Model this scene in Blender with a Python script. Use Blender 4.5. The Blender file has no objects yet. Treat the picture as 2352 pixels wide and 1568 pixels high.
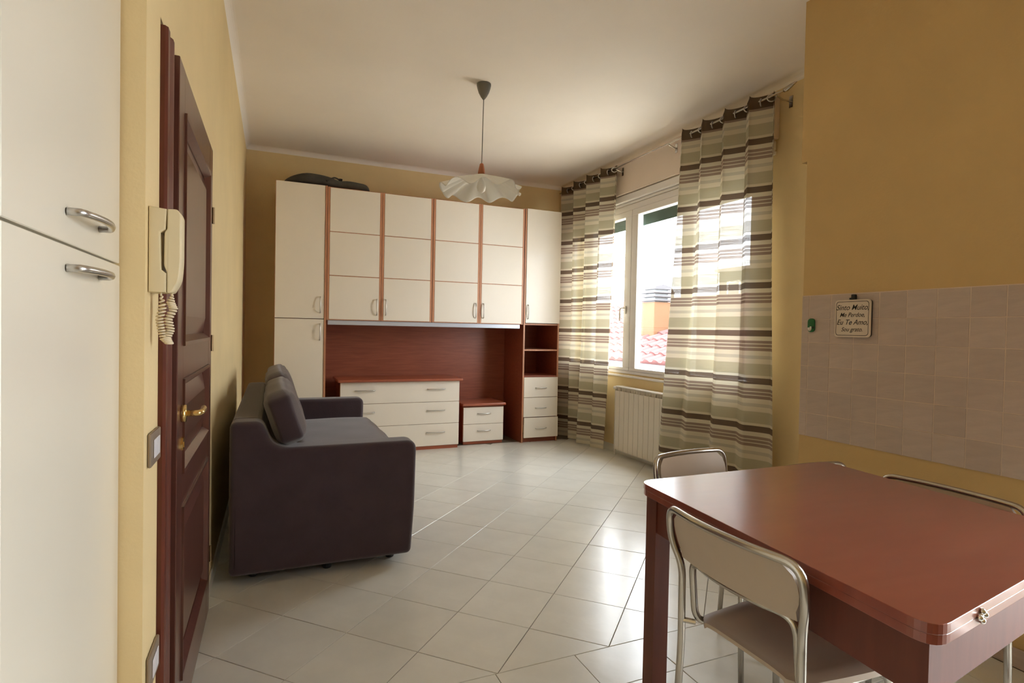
import bpy, bmesh, math, random
from mathutils import Vector, Matrix, Euler
random.seed(7)
S = bpy.context.scene
COL = S.collection
PI = math.pi

# ---------------------------------------------------------------- camera
F_PX, YAW, PIT, ROL, CAM_H = 1282.09, 0.404339, -0.0196204, 0.0198801, 1.25
cam = bpy.data.cameras.new('camera'); camo = bpy.data.objects.new('camera', cam); COL.objects.link(camo)
fw = Vector((math.sin(YAW)*math.cos(PIT), math.cos(YAW)*math.cos(PIT), math.sin(PIT)))
r0 = Vector((math.cos(YAW), -math.sin(YAW), 0)); u0 = r0.cross(fw)
rr = r0*math.cos(ROL) + u0*math.sin(ROL); uu = -r0*math.sin(ROL) + u0*math.cos(ROL)
camo.matrix_world = Matrix(((rr.x, uu.x, -fw.x, 0), (rr.y, uu.y, -fw.y, 0), (rr.z, uu.z, -fw.z, CAM_H), (0, 0, 0, 1)))
cam.sensor_width = 36; cam.lens = F_PX/2352*36; cam.clip_start = .02; cam.clip_end = 400
S.camera = camo

# ---------------------------------------------------------------- world and light
SKY = 5.0
w = bpy.data.worlds.new('world'); S.world = w; w.use_nodes = True
nt = w.node_tree; nt.nodes.clear()
wo = nt.nodes.new('ShaderNodeOutputWorld'); bg = nt.nodes.new('ShaderNodeBackground')
tc = nt.nodes.new('ShaderNodeTexCoord'); nz = nt.nodes.new('ShaderNodeTexNoise'); nz.inputs['Scale'].default_value = 2.2
nz.inputs['Detail'].default_value = 4
cr = nt.nodes.new('ShaderNodeValToRGB')
cr.color_ramp.elements[0].position = .3; cr.color_ramp.elements[0].color = (.88, .93, 1, 1)
cr.color_ramp.elements[1].position = .7; cr.color_ramp.elements[1].color = (1, .985, 1, 1)
nt.links.new(tc.outputs['Generated'], nz.inputs['Vector']); nt.links.new(nz.outputs['Fac'], cr.inputs['Fac'])
nt.links.new(cr.outputs['Color'], bg.inputs['Color']); bg.inputs['Strength'].default_value = SKY
nt.links.new(bg.outputs[0], wo.inputs[0])

def area(name, loc, rot, sx, sy, power=0, color=(1, 1, 1), portal=False):
    l = bpy.data.lights.new(name, 'AREA'); l.shape = 'RECTANGLE'; l.size = sx; l.size_y = sy
    l.energy = power; l.color = color
    if portal: l.cycles.is_portal = True
    o = bpy.data.objects.new(name, l); COL.objects.link(o); o.location = loc; o.rotation_euler = rot
    return o
area('window_portal', (3.40, 4.55, 1.68), (0, math.radians(90), 0), 1.75, 2.9, portal=True)

area('balcony_portal', (2.63+.32, -.045, 1.15), (0, math.radians(90), 0), 2.25, 1.05, portal=True)
S.view_settings.view_transform = 'Standard'; S.view_settings.look = 'None'
S.view_settings.gamma = 1; S.view_settings.use_curve_mapping = False
S.view_settings.exposure = 2.12
S.cycles.use_denoising = True
S.cycles.max_bounces = 10; S.cycles.diffuse_bounces = 7; S.cycles.transparent_max_bounces = 16
S.cycles.sample_clamp_indirect = 8; S.cycles.caustics_reflective = False; S.cycles.caustics_refractive = False
S.cycles.blur_glossy = 1.0

# ---------------------------------------------------------------- materials
def srgb(r, g, b):
    f = lambda c: (c/255/12.92) if c <= 10 else ((c/255+.055)/1.055)**2.4
    return (f(r), f(g), f(b), 1)
def mat(name, col, rough=.5, metal=0, var=0, vscale=6, bump=0, bscale=60, coat=0, spec=None, stretch=None, col2=None, sheen=0, rand=0, croughness=.1):
    m = bpy.data.materials.new(name); m.use_nodes = True; t = m.node_tree; p = t.nodes['Principled BSDF']
    p.inputs['Base Color'].default_value = col; p.inputs['Roughness'].default_value = rough; p.inputs['Metallic'].default_value = metal
    if spec is not None: p.inputs['Specular IOR Level'].default_value = spec
    if coat: p.inputs['Coat Weight'].default_value = coat; p.inputs['Coat Roughness'].default_value = croughness
    if sheen: p.inputs['Sheen Weight'].default_value = sheen; p.inputs['Sheen Roughness'].default_value = .5
    tx = t.nodes.new('ShaderNodeTexCoord'); mp = t.nodes.new('ShaderNodeMapping')
    t.links.new(tx.outputs['Object'], mp.inputs['Vector'])
    if stretch: mp.inputs['Scale'].default_value = stretch
    out = None
    if var or col2:
        n = t.nodes.new('ShaderNodeTexNoise'); n.inputs['Scale'].default_value = vscale; n.inputs['Detail'].default_value = 5
        n.inputs['Roughness'].default_value = .6
        t.links.new(mp.outputs[0], n.inputs['Vector'])
        c = t.nodes.new('ShaderNodeValToRGB')
        a, b = c.color_ramp.elements; a.position = .32; b.position = .68
        k2 = col2 if col2 else tuple(min(1, x*(1+var)) for x in col[:3])+(1,)
        k1 = col if col2 else tuple(x*(1-var) for x in col[:3])+(1,)
        a.color = k1; b.color = k2
        t.links.new(n.outputs['Fac'], c.inputs['Fac']); out = c.outputs['Color']
    if rand:
        oi = t.nodes.new('ShaderNodeObjectInfo'); hs = t.nodes.new('ShaderNodeHueSaturation')
        mr = t.nodes.new('ShaderNodeMapRange'); mr.inputs['To Min'].default_value = 1-rand; mr.inputs['To Max'].default_value = 1+rand
        t.links.new(oi.outputs['Random'], mr.inputs['Value']); t.links.new(mr.outputs[0], hs.inputs['Value'])
        if out: t.links.new(out, hs.inputs['Color'])
        else: hs.inputs['Color'].default_value = col
        out = hs.outputs['Color']
    if out: t.links.new(out, p.inputs['Base Color'])
    if bump:
        n2 = t.nodes.new('ShaderNodeTexNoise'); n2.inputs['Scale'].default_value = bscale; n2.inputs['Detail'].default_value = 3
        t.links.new(mp.outputs[0], n2.inputs['Vector'])
        bp = t.nodes.new('ShaderNodeBump'); bp.inputs['Strength'].default_value = bump; bp.inputs['Distance'].default_value = .01
        t.links.new(n2.outputs['Fac'], bp.inputs['Height']); t.links.new(bp.outputs[0], p.inputs['Normal'])
    return m
def scuffs(m):
    t = m.node_tree; p = t.nodes['Principled BSDF']
    tx = t.nodes.new('ShaderNodeTexCoord'); mp = t.nodes.new('ShaderNodeMapping'); mp.inputs['Scale'].default_value = (2, 9, 4); mp.inputs['Rotation'].default_value = (0, 0, .35)
    n = t.nodes.new('ShaderNodeTexNoise'); n.inputs['Scale'].default_value = 1.8; n.inputs['Detail'].default_value = 3.5; n.inputs['Distortion'].default_value = 0
    c = t.nodes.new('ShaderNodeMapRange'); c.inputs['From Min'].default_value = .2; c.inputs['From Max'].default_value = .85
    c.inputs['To Min'].default_value = .27; c.inputs['To Max'].default_value = .33
    t.links.new(tx.outputs['Object'], mp.inputs[0]); t.links.new(mp.outputs[0], n.inputs['Vector']); t.links.new(n.outputs['Fac'], c.inputs['Value'])
    t.links.new(c.outputs[0], p.inputs['Roughness'])
    c2 = t.nodes.new('ShaderNodeMapRange'); c2.inputs['From Min'].default_value = .5; c2.inputs['From Max'].default_value = .72
    c2.inputs['To Min'].default_value = 0; c2.inputs['To Max'].default_value = .13; t.links.new(n.outputs['Fac'], c2.inputs['Value'])
    src = p.inputs['Base Color'].links[0].from_socket
    mx = t.nodes.new('ShaderNodeMix'); mx.data_type = 'RGBA'; mx.inputs[7].default_value = srgb(176, 118, 96)
    t.links.new(c2.outputs[0], mx.inputs[0]); t.links.new(src, mx.inputs[6])
    t.links.new(mx.outputs[2], p.inputs['Base Color'])
M = {}
M['wall'] = mat('yellow_paint', srgb(229, 207, 158), .75, var=.035, vscale=2.5, bump=.08, bscale=90)
M['wall_k'] = mat('yellow_paint_shaded', srgb(203, 173, 118), .75, var=.035, vscale=2.5, bump=.08, bscale=90)  # darker copy of the yellow paint: the kitchen wall's dimmer light in its colour
M['house'] = mat('light_render', srgb(205, 200, 190), .85, var=.03)
M['ceil'] = mat('ceiling_paint', srgb(245, 238, 230), .85, var=.02, vscale=1.5, bump=.05, bscale=80)
M['tile'] = mat('glazed_floor_tile', srgb(212, 211, 203), .30, col2=srgb(222, 221, 213), vscale=5, bump=.16, bscale=9, coat=.25, croughness=.16, rand=.035)
M['grout'] = mat('floor_grout', srgb(112, 104, 90), .8, var=.1, vscale=20)
M['wtile'] = mat('mauve_wall_tile', srgb(189, 172, 160), .45, var=.06, vscale=9, bump=.12, bscale=25, stretch=(1, 1, 4), rand=.05)
M['wgrout'] = mat('wall_tile_grout', srgb(212, 194, 176), .8, var=.06, vscale=10)
M['cream'] = mat('cream_laminate', srgb(234, 226, 213), .36, var=.012, vscale=3, coat=.15)
M['cream_k'] = mat('ivory_gloss_laminate', srgb(225, 219, 204), .32, var=.01, vscale=3, coat=.2, croughness=.25)
M['cherry'] = mat('cherry_wood', srgb(148, 76, 52), .4, col2=srgb(166, 92, 64), vscale=5, stretch=(1, 8, 14), coat=.2)
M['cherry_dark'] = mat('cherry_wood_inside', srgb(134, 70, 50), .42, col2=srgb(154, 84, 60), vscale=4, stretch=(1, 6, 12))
M['edgewood'] = mat('light_cherry_edge', srgb(196, 142, 108), .45, col2=srgb(178, 122, 90), vscale=8, stretch=(10, 10, 1))
M['table'] = mat('cherry_table_top', srgb(126, 60, 46), .3, col2=srgb(135, 67, 51), vscale=2, stretch=(2, 6, 2), coat=.9, croughness=.16)
scuffs(M['table'])
M['table_leg'] = mat('dark_cherry_frame', srgb(90, 42, 28), .5, col2=srgb(102, 50, 34), vscale=4, stretch=(8, 8, 1))
M['doorwood'] = mat('dark_mahogany', srgb(82, 45, 36), .28, col2=srgb(96, 54, 43), vscale=5, stretch=(10, 10, 1), coat=.5, croughness=.2)
M['jambwood'] = mat('mahogany_jamb', srgb(84, 36, 24), .35, col2=srgb(100, 46, 30), vscale=5, stretch=(10, 10, 1))
M['sofa'] = mat('aubergine_velvet', srgb(68, 55, 60), .9, var=.1, vscale=7, bump=.15, bscale=180, sheen=.35, spec=.2)
M['black'] = mat('black_plastic', srgb(28, 26, 26), .5)
M['chrome'] = mat('chrome', (.75, .74, .72, 1), .16, 1)
M['tube'] = mat('worn_chrome_tube', (.52, .49, .44, 1), .24, 1, var=.08, vscale=8)
M['nickel'] = mat('satin_nickel', (.62, .6, .57, 1), .3, 1)
M['brass'] = mat('brass', (.80, .58, .24, 1), .22, 1)
M['brass_dark'] = mat('aged_brass', (.25, .17, .09, 1), .4, 1)
M['chairp'] = mat('taupe_plastic', srgb(176, 160, 142), .38, var=.03, vscale=6, coat=.15, croughness=.3)
M['white'] = mat('white_lacquer', srgb(232, 228, 220), .35, var=.01)
M['pvc'] = mat('white_window_frame', srgb(226, 222, 218), .3)
M['box'] = mat('white_shutter_box', srgb(222, 206, 190), .6, var=.01)
M['radiator'] = mat('radiator_enamel', srgb(214, 206, 190), .45)
M['alu'] = mat('pale_aluminium_strip', srgb(196, 202, 214), .35, .3)
M['green'] = mat('dark_green_shutter', srgb(32, 62, 50), .5)
M['phone'] = mat('ivory_abs_plastic', srgb(222, 208, 172), .4)
M['plate'] = mat('pewter_switch_plate', srgb(150, 134, 116), .35, .3)
M['button'] = mat('white_rocker', srgb(225, 222, 228), .3)
M['bag'] = mat('charcoal_nylon', srgb(52, 49, 44), .7, col2=srgb(84, 80, 70), vscale=5, bump=.5, bscale=22)
M['canopy'] = mat('grey_plastic', srgb(112, 112, 106), .5)
M['walnut'] = mat('turned_walnut', srgb(168, 100, 62), .5, var=.08)
M['ink'] = mat('black_ink', srgb(40, 32, 26), .6)
M['signm'] = mat('sign_ceramic', srgb(214, 200, 182), .4, var=.02)
M['greenp'] = mat('green_plastic', srgb(20, 104, 52), .35)
M['roof'] = mat('terracotta_tile', srgb(98, 58, 56), .8, col2=srgb(82, 46, 44), vscale=3, rand=.15)
M['orange'] = mat('orange_stucco', srgb(88, 58, 32), .85, var=.05, vscale=4)
M['concrete'] = mat('grey_concrete', srgb(64, 63, 66), .8, var=.08, vscale=4)
M['facade'] = mat('pale_facade', srgb(74, 72, 68), .85, var=.05, vscale=1)
M['dglass'] = mat('dark_window', srgb(52, 56, 62), .2)
M['antenna'] = mat('antenna_metal', srgb(95, 95, 95), .5, .5)
M['cord'] = mat('ivory_cord', srgb(226, 212, 184), .5)

def glass_mat():
    m = bpy.data.materials.new('window_glass'); m.use_nodes = True; t = m.node_tree; t.nodes.clear()
    o = t.nodes.new('ShaderNodeOutputMaterial'); mx = t.nodes.new('ShaderNodeMixShader')
    tr = t.nodes.new('ShaderNodeBsdfTransparent'); tr.inputs[0].default_value = (.95, .97, .97, 1)
    gl = t.nodes.new('ShaderNodeBsdfGlossy'); gl.inputs['Roughness'].default_value = .02
    lw = t.nodes.new('ShaderNodeLayerWeight'); pw = t.nodes.new('ShaderNodeMath'); pw.operation = 'POWER'; pw.inputs[1].default_value = 5
    fr = t.nodes.new('ShaderNodeMath'); fr.operation = 'MULTIPLY_ADD'; fr.inputs[1].default_value = .9; fr.inputs[2].default_value = .04
    t.links.new(lw.outputs['Facing'], pw.inputs[0]); t.links.new(pw.outputs[0], fr.inputs[0])
    t.links.new(fr.outputs[0], mx.inputs[0]); t.links.new(tr.outputs[0], mx.inputs[1]); t.links.new(gl.outputs[0], mx.inputs[2])
    t.links.new(mx.outputs[0], o.inputs[0]); return m
M['glass'] = glass_mat()

def fabric(name, bands=None, col=None, alpha=.6, transl=.5):
    m = bpy.data.materials.new(name); m.use_nodes = True; t = m.node_tree; t.nodes.clear()
    o = t.nodes.new('ShaderNodeOutputMaterial'); mx = t.nodes.new('ShaderNodeMixShader'); mb = t.nodes.new('ShaderNodeMixShader')
    tr = t.nodes.new('ShaderNodeBsdfTransparent'); di = t.nodes.new('ShaderNodeBsdfDiffuse'); tl = t.nodes.new('ShaderNodeBsdfTranslucent')
    mb.inputs[0].default_value = transl
    t.links.new(di.outputs[0], mb.inputs[1]); t.links.new(tl.outputs[0], mb.inputs[2])
    t.links.new(tr.outputs[0], mx.inputs[1]); t.links.new(mb.outputs[0], mx.inputs[2]); t.links.new(mx.outputs[0], o.inputs[0])
    if not bands:
        di.inputs[0].default_value = col; tl.inputs[0].default_value = col; mx.inputs[0].default_value = alpha
        return m
    tx = t.nodes.new('ShaderNodeTexCoord'); sp = t.nodes.new('ShaderNodeSeparateXYZ'); t.links.new(tx.outputs['Object'], sp.inputs[0])
    def math_(op, a, b=None):
        n = t.nodes.new('ShaderNodeMath'); n.operation = op
        for i, x in enumerate((a, b)):
            if x is None: continue
            if isinstance(x, (int, float)): n.inputs[i].default_value = x
            else: t.links.new(x, n.inputs[i])
        return n.outputs[0]
    z0, P = bands[0]
    fr = math_('FRACT', math_('DIVIDE', math_('SUBTRACT', z0+10*P, sp.outputs['Z']), P))
    def ramp(idx, src):
        c = t.nodes.new('ShaderNodeValToRGB'); c.color_ramp.interpolation = 'CONSTANT'
        el = c.color_ramp.elements
        rows = bands[1]
        el[0].position = 0; el[0].color = rows[0][idx]
        el[1].position = rows[1][0]; el[1].color = rows[1][idx]
        for r in rows[2:]:
            e = el.new(r[0]); e.color = r[idx]
        t.links.new(src, c.inputs['Fac']); return c.outputs['Color']
    colr = ramp(1, fr); alp = ramp(2, fr)
    # thin weave streaks
    mp = t.nodes.new('ShaderNodeMapping'); mp.inputs['Scale'].default_value = (3, 3, 120); t.links.new(tx.outputs['Object'], mp.inputs[0])
    nz = t.nodes.new('ShaderNodeTexNoise'); nz.inputs['Scale'].default_value = 2; t.links.new(mp.outputs[0], nz.inputs['Vector'])
    al = math_('ADD', alp, math_('MULTIPLY', math_('SUBTRACT', nz.outputs['Fac'], .5), .10))
    # brown header above the rod
    top = math_('GREATER_THAN', sp.outputs['Z'], 2.865)
    mc = t.nodes.new('ShaderNodeMix'); mc.data_type = 'RGBA'
    t.links.new(top, mc.inputs[0]); t.links.new(colr, mc.inputs[6]); mc.inputs[7].default_value = srgb(92, 76, 58)
    al2 = math_('MAXIMUM', al, math_('MULTIPLY', top, .95))
    t.links.new(mc.outputs[2], di.inputs[0]); t.links.new(mc.outputs[2], tl.inputs[0])
    cl = t.nodes.new('ShaderNodeClamp'); t.links.new(al2, cl.inputs[0]); t.links.new(cl.outputs[0], mx.inputs[0])
    return m
g = lambda a: (a, a, a, 1)
DK, LT, MB_, GY, OL = srgb(104, 88, 74), srgb(206, 198, 176), srgb(144, 126, 112), srgb(182, 175, 158), srgb(172, 165, 140)
rows = [(0, DK, g(.975)), (.127, LT, g(.93)), (.215, MB_, g(.978)), (.275, LT, g(.93)), (.295, MB_, g(.978)), (.35, LT, g(.93)), (.368, MB_, g(.978)),
        (.43, LT, g(.945)), (.53, GY, g(.96)), (.60, LT, g(.945)), (.68, LT, g(.93)), (.70, OL, g(.972)), (.945, LT, g(.93))]
M['curtain'] = fabric('striped_sheer_fabric', ((2.655, .342), rows), transl=.16)
M['shade'] = fabric('white_textured_shade', col=srgb(240, 238, 232), alpha=.93, transl=.35)

# ---------------------------------------------------------------- mesh helpers
def obj(name, bm, m, parent=None, smooth=False, angle=None):
    me = bpy.data.meshes.new(name)
    bmesh.ops.recalc_face_normals(bm, faces=bm.faces)
    bm.to_mesh(me); bm.free()
    if m is not None: me.materials.append(m)
    o = bpy.data.objects.new(name, me); COL.objects.link(o)
    if smooth or angle:
        me.polygons.foreach_set('use_smooth', [True]*len(me.polygons))
        if angle:
            big = set()
            for pg in me.polygons:
                if len(pg.vertices) > 12: pg.use_smooth = False; big.update(pg.edge_keys)
            me.set_sharp_from_angle(angle=math.radians(angle))
            for e_ in me.edges:
                if e_.key in big: e_.use_edge_sharp = True
            if not big:
                wn = o.modifiers.new('weighted', 'WEIGHTED_NORMAL'); wn.keep_sharp = True; wn.weight = 100
    if parent is not None: o.parent = parent
    return o
def tag(o, label=None, cat=None, group=None, kind=None):
    if label: o['label'] = label
    if cat: o['category'] = cat
    if group: o['group'] = group
    if kind: o['kind'] = kind
    return o
def thing(name, label=None, cat=None, loc=(0, 0, 0), rz=0, group=None, kind=None):
    o = bpy.data.objects.new(name, None); COL.objects.link(o); o.location = loc; o.rotation_euler = (0, 0, rz)
    o.empty_display_size = .05
    return tag(o, label, cat, group, kind)
def box(bm, x0, x1, y0, y1, z0, z1, bev=0, seg=1):
    r = bmesh.ops.create_cube(bm, size=1)
    vs = r['verts']
    for v in vs:
        v.co = Vector((x0+(v.co.x+.5)*(x1-x0), y0+(v.co.y+.5)*(y1-y0), z0+(v.co.z+.5)*(z1-z0)))
    if bev:
        es = list({e for v in vs for e in v.link_edges})
        bmesh.ops.bevel(bm, geom=es, offset=bev, segments=seg, affect='EDGES', profile=.5)
    return bm
def B(*a, **k): return box(bmesh.new(), *a, **k)
def tube(bm, pts, r, n=10, closed=False, rad=None, caps=True):
    pts = [Vector(p) for p in pts]; N = len(pts)
    rings = []; prev = None
    for i, p in enumerate(pts):
        if closed: d = (pts[(i+1) % N]-pts[i-1]).normalized()
        else: d = (pts[min(i+1, N-1)]-pts[max(i-1, 0)]).normalized()
        if prev is None:
            a = Vector((0, 0, 1)) if abs(d.z) < .9 else Vector((1, 0, 0))
            prev = (a-d*a.dot(d)).normalized()
        else:
            prev = (prev-d*prev.dot(d)).normalized()
        b = d.cross(prev); R = rad[i] if rad else r
        rings.append([bm.verts.new(p+(prev*math.cos(2*PI*k/n)+b*math.sin(2*PI*k/n))*R) for k in range(n)])
    rng = range(N) if closed else range(N-1)
    for i in rng:
        A, Bq = rings[i], rings[(i+1) % N]
        for k in range(n): bm.faces.new((A[k], A[(k+1) % n], Bq[(k+1) % n], Bq[k]))
    if not closed and caps: bm.faces.new(rings[0][::-1]); bm.faces.new(rings[-1])
    return bm
def fillet(pts, rad, seg=6):
    pts = [Vector(p) for p in pts]; out = [pts[0]]
    for i in range(1, len(pts)-1):
        p, a, b = pts[i], pts[i-1], pts[i+1]
        R = rad[i] if isinstance(rad, (list, tuple)) else rad
        da, db = (a-p), (b-p); t = min(R, da.length*.48, db.length*.48)
        A, Bq = p+da.normalized()*t, p+db.normalized()*t
        for k in range(seg+1):
            s = k/seg; out.append(A*(1-s)**2+p*2*s*(1-s)+Bq*s*s)
    out.append(pts[-1]); return out
def lathe(bm, prof, cx, cy, n=32, cap=True):
    rings = [[bm.verts.new((cx+r*math.cos(2*PI*k/n), cy+r*math.sin(2*PI*k/n), z)) for k in range(n)] for r, z in prof]
    for A, Bq in zip(rings, rings[1:]):
        for k in range(n): bm.faces.new((A[k], A[(k+1) % n], Bq[(k+1) % n], Bq[k]))
    if cap: bm.faces.new(rings[0][::-1]); bm.faces.new(rings[-1])
    return bm
def prism(bm, poly, axis, a, b, bev=0, seg=2):
    """poly: 2-D points; axis 'x','y','z' extrusion from a to b"""
    def P(p, t):
        if axis == 'z': return (p[0], p[1], t)
        if axis == 'y': return (p[0], t, p[1])
        return (t, p[0], p[1])
    pl = [poly[0]]
    for p in poly[1:]:
        if (p[0]-pl[-1][0])**2+(p[1]-pl[-1][1])**2 > 1e-10: pl.append(p)
    if (pl[0][0]-pl[-1][0])**2+(pl[0][1]-pl[-1][1])**2 < 1e-10: pl.pop()
    poly = pl; n = len(poly)
    ccw = sum(poly[i-1][0]*poly[i][1]-poly[i][0]*poly[i-1][1] for i in range(n)) > 0
    def ins(d):
        if d == 0: return poly
        out = []
        for i in range(n):
            p0, p1, p2 = Vector(poly[i-1]), Vector(poly[i]), Vector(poly[(i+1) % n])
            e0, e1 = (p1-p0).normalized(), (p2-p1).normalized()
            n0, n1 = Vector((-e0.y, e0.x)), Vector((-e1.y, e1.x))
            if not ccw: n0, n1 = -n0, -n1
            m = (n0+n1); m = m.normalized() if m.length > 1e-6 else n0
            out.append(tuple(p1+m*(d/max(.35, m.dot(n0)))))
        return out
    sg = 1 if b > a else -1
    lay = [(0, a), (0, b)]
    if bev:
        st = [(bev*(1-math.sin(PI/2*k/seg)), bev*(1-math.cos(PI/2*k/seg))) for k in range(seg+1)]   # (inset, depth)
        lay = [(i_, a+sg*d_) for i_, d_ in st]+[(i_, b-sg*d_) for i_, d_ in st[::-1]]
    rings = [[bm.verts.new(P(q, t)) for q in ins(i_)] for i_, t in lay]
    bm.faces.new(rings[0][::-1]); bm.faces.new(rings[-1])
    for A, Bq in zip(rings, rings[1:]):
        for i in range(n): bm.faces.new((A[i], A[(i+1) % n], Bq[(i+1) % n], Bq[i]))
    return bm
def round_poly(pts, rad, seg=6):
    n = len(pts); out = []
    for i in range(n):
        p, a, b = [Vector((*q, 0)) for q in (pts[i], pts[i-1], pts[(i+1) % n])]
        R = rad[i] if isinstance(rad, (list, tuple)) else rad
        if R <= 0: out.append((p.x, p.y)); continue
        A, Bq = p+(a-p).normalized()*R, p+(b-p).normalized()*R
        for k in range(seg+1):
            s = k/seg; q = A*(1-s)**2+p*2*s*(1-s)+Bq*s*s; out.append((q.x, q.y))
    return out
def soft_box(x0, x1, y0, y1, z0, z1, r=.04, cuts=8, puff=.02, noise=.0, seed=0):
    """rounded cushion block with a puffed skin"""
    bm = bmesh.new(); bmesh.ops.create_cube(bm, size=2)
    bmesh.ops.subdivide_edges(bm, edges=bm.edges[:], cuts=cuts, use_grid_fill=True)
    hx, hy, hz = (x1-x0)/2, (y1-y0)/2, (z1-z0)/2; c = Vector(((x0+x1)/2, (y0+y1)/2, (z0+z1)/2))
    rnd = random.Random(seed); ph = [rnd.uniform(0, 6) for _ in range(6)]
    for v in bm.verts:
        q = v.co.copy()
        p = Vector((q.x*hx, q.y*hy, q.z*hz))
        inner = Vector((max(-hx+r, min(hx-r, p.x)), max(-hy+r, min(hy-r, p.y)), max(-hz+r, min(hz-r, p.z))))
        d = p-inner
        if d.length > 1e-6: p = inner+d.normalized()*min(r, d.length) if d.length > r else p
        k = (1-q.x**2)*(1-q.y**2) if abs(q.z) > .99 else ((1-q.y**2)*(1-q.z**2) if abs(q.x) > .99 else (1-q.x**2)*(1-q.z**2))
        nrm = Vector((q.x if abs(q.x) > .99 else 0, q.y if abs(q.y) > .99 else 0, q.z if abs(q.z) > .99 else 0))
        if nrm.length: p += nrm.normalized()*puff*max(0, k)**.5
        if noise:
            p += Vector((math.sin(p.y*19+ph[0])*math.cos(p.z*15+ph[1]), math.sin(p.x*17+ph[2])*.5, math.sin(p.x*13+ph[3])*math.cos(p.y*16+ph[4])))*noise
        v.co = c+p
    return bm

# ---------------------------------------------------------------- dimensions
XL, XR, XK, YB, HC = -.266, 3.31, 2.63, 6.22, 3.054   # left wall, window wall, kitchen wall, back wall, ceiling
YK, YF = 2.16, 1.86                                    # end of kitchen wall, change of floor pattern

# ---------------------------------------------------------------- room shell
def struct(name, bm, m, parent=None, label=None):
    o = obj(name, bm, m, parent)
    if parent is None: o['kind'] = 'structure'
    if label: o['label'] = label
    return o
fl = struct('floor', B(-1.1, 3.6, -2.3, 6.4, -.15, -.003), M['grout'], label='beige glazed tile floor, laid diagonally beyond the table')
ce = struct('ceiling', B(-1.1, 3.6, -2.3, 6.4, HC, HC+.15), M['ceil'], label='pale plaster ceiling')
bm = bmesh.new()
box(bm, -1.0, XL, 1.477, 1.64, 0, HC); box(bm, -1.0, XL, 1.64, 2.745, 2.012, HC); box(bm, -1.0, XL, 2.745, YB, 0, HC)
box(bm, -1.0, -.36, 1.64, 2.745, 0, 2.012)
struct('wall_left', bm, M['wall'], label='yellow painted wall with the dark wooden door')
struct('wall_back', B(-1.0, 3.6, YB, YB+.2, 0, HC), M['wall'], label='yellow painted wall behind the wardrobe')
bm = bmesh.new()
OY0, OY1, OZ0, OZ1 = 3.12, 5.98, .835, 2.545
box(bm, XR, XR+.3, YK, OY0, 0, HC); box(bm, XR, XR+.3, OY1, YB, 0, HC); box(bm, XR, XR+.3, OY0, OY1, 0, OZ0); box(bm, XR, XR+.3, OY0, OY1, OZ1, HC)
struct('wall_window', bm, M['wall'], label='yellow painted wall with the window')
bm = bmesh.new()
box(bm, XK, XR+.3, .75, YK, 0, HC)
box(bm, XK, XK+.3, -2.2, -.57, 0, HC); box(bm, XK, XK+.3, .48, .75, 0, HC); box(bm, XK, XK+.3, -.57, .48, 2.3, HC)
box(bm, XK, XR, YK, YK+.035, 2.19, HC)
wk = struct('wall_kitchen', bm, M['wall_k'], label='yellow kitchen wall, shade put into its colour, with a band of small tiles')
bm = B(-1.0, XK, -2.3, -2.15, 0, HC)
struct('wall_rear', bm, M['wall'])
struct('wall_side', B(-1.1, -.95, -2.2, 1.477, 0, HC), M['wall'])
# cove trim along the ceiling
def cove(name, p0, p1, nx, ny, r=.045):
    bm = bmesh.new(); sec = [(0, 0), (r, 0)]+[(r*(1-math.sin(a)), -r*(1-math.cos(a))) for a in [PI/2*k/6 for k in range(1, 6)]]+[(0, -r)]
    A = [bm.verts.new((p0[0]+nx*s, p0[1]+ny*s, HC+t)) for s, t in sec]; Bq = [bm.verts.new((p1[0]+nx*s, p1[1]+ny*s, HC+t)) for s, t in sec]
    n = len(sec); bm.faces.new(A); bm.faces.new(Bq[::-1])
    for i in range(n): bm.faces.new((A[i], A[(i+1) % n], Bq[(i+1) % n], Bq[i]))
    struct(name, bm, M['ceil'])
cove('trim_1', (XL, YB), (XR, YB), 0, -1)
cove('trim_2', (XL, 1.477), (XL, YB), 1, 0)
cove('trim_3', (XR, YK), (XR, YB), -1, 0)
struct('baseboard_kitchen', B(XK-.011, XK-.0005, .5, YK, 0, .075, bev=.003), M['wtile'])
struct('baseboard_left', B(XL+.0005, XL+.011, 2.76, 5.6, 0, .075, bev=.003), M['tile'])
struct('baseboard_window', B(XR-.011, XR-.0005, YK, 5.6, 0, .075, bev=.003), M['tile'])

# floor tiles: clipped polygons, each a child of the floor
def clip(poly, a, b, c):     # keep a*x+b*y<=c
    out = []
    for i in range(len(poly)):
        p, q = poly[i], poly[(i+1) % len(poly)]
        dp, dq = a*p[0]+b*p[1]-c, a*q[0]+b*q[1]-c
        if dp <= 0: out.append(p)
        if (dp < 0) != (dq < 0) and abs(dp-dq) > 1e-9:
            s = dp/(dp-dq); out.append((p[0]+(q[0]-p[0])*s, p[1]+(q[1]-p[1])*s))
    return out
def area2(p): return abs(sum(p[i-1][0]*p[i][1]-p[i][0]*p[i-1][1] for i in range(len(p))))/2
GAP = .0022
tile_cache = {}
def floor_tile(poly, cx, cy, dz):
    key = tuple((round(x-cx, 4), round(y-cy, 4)) for x, y in poly)
    me = tile_cache.get(key)
    if me is None:
        bm = prism(bmesh.new(), key, 'z', -.008, 0)
        top = [e for e in bm.edges if all(abs(v.co.z) < 1e-6 for v in e.verts)]
        bmesh.ops.bevel(bm, geom=top, offset=.0012, segments=1, affect='EDGES')
        bmesh.ops.recalc_face_normals(bm, faces=bm.faces)
        me = bpy.data.meshes.new('tile'); bm.to_mesh(me); bm.free(); me.materials.append(M['tile']); tile_cache[key] = me
    o = bpy.data.objects.new('tile', me); COL.objects.link(o); o.location = (cx, cy, dz); o.parent = fl
hd = .2385
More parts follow.
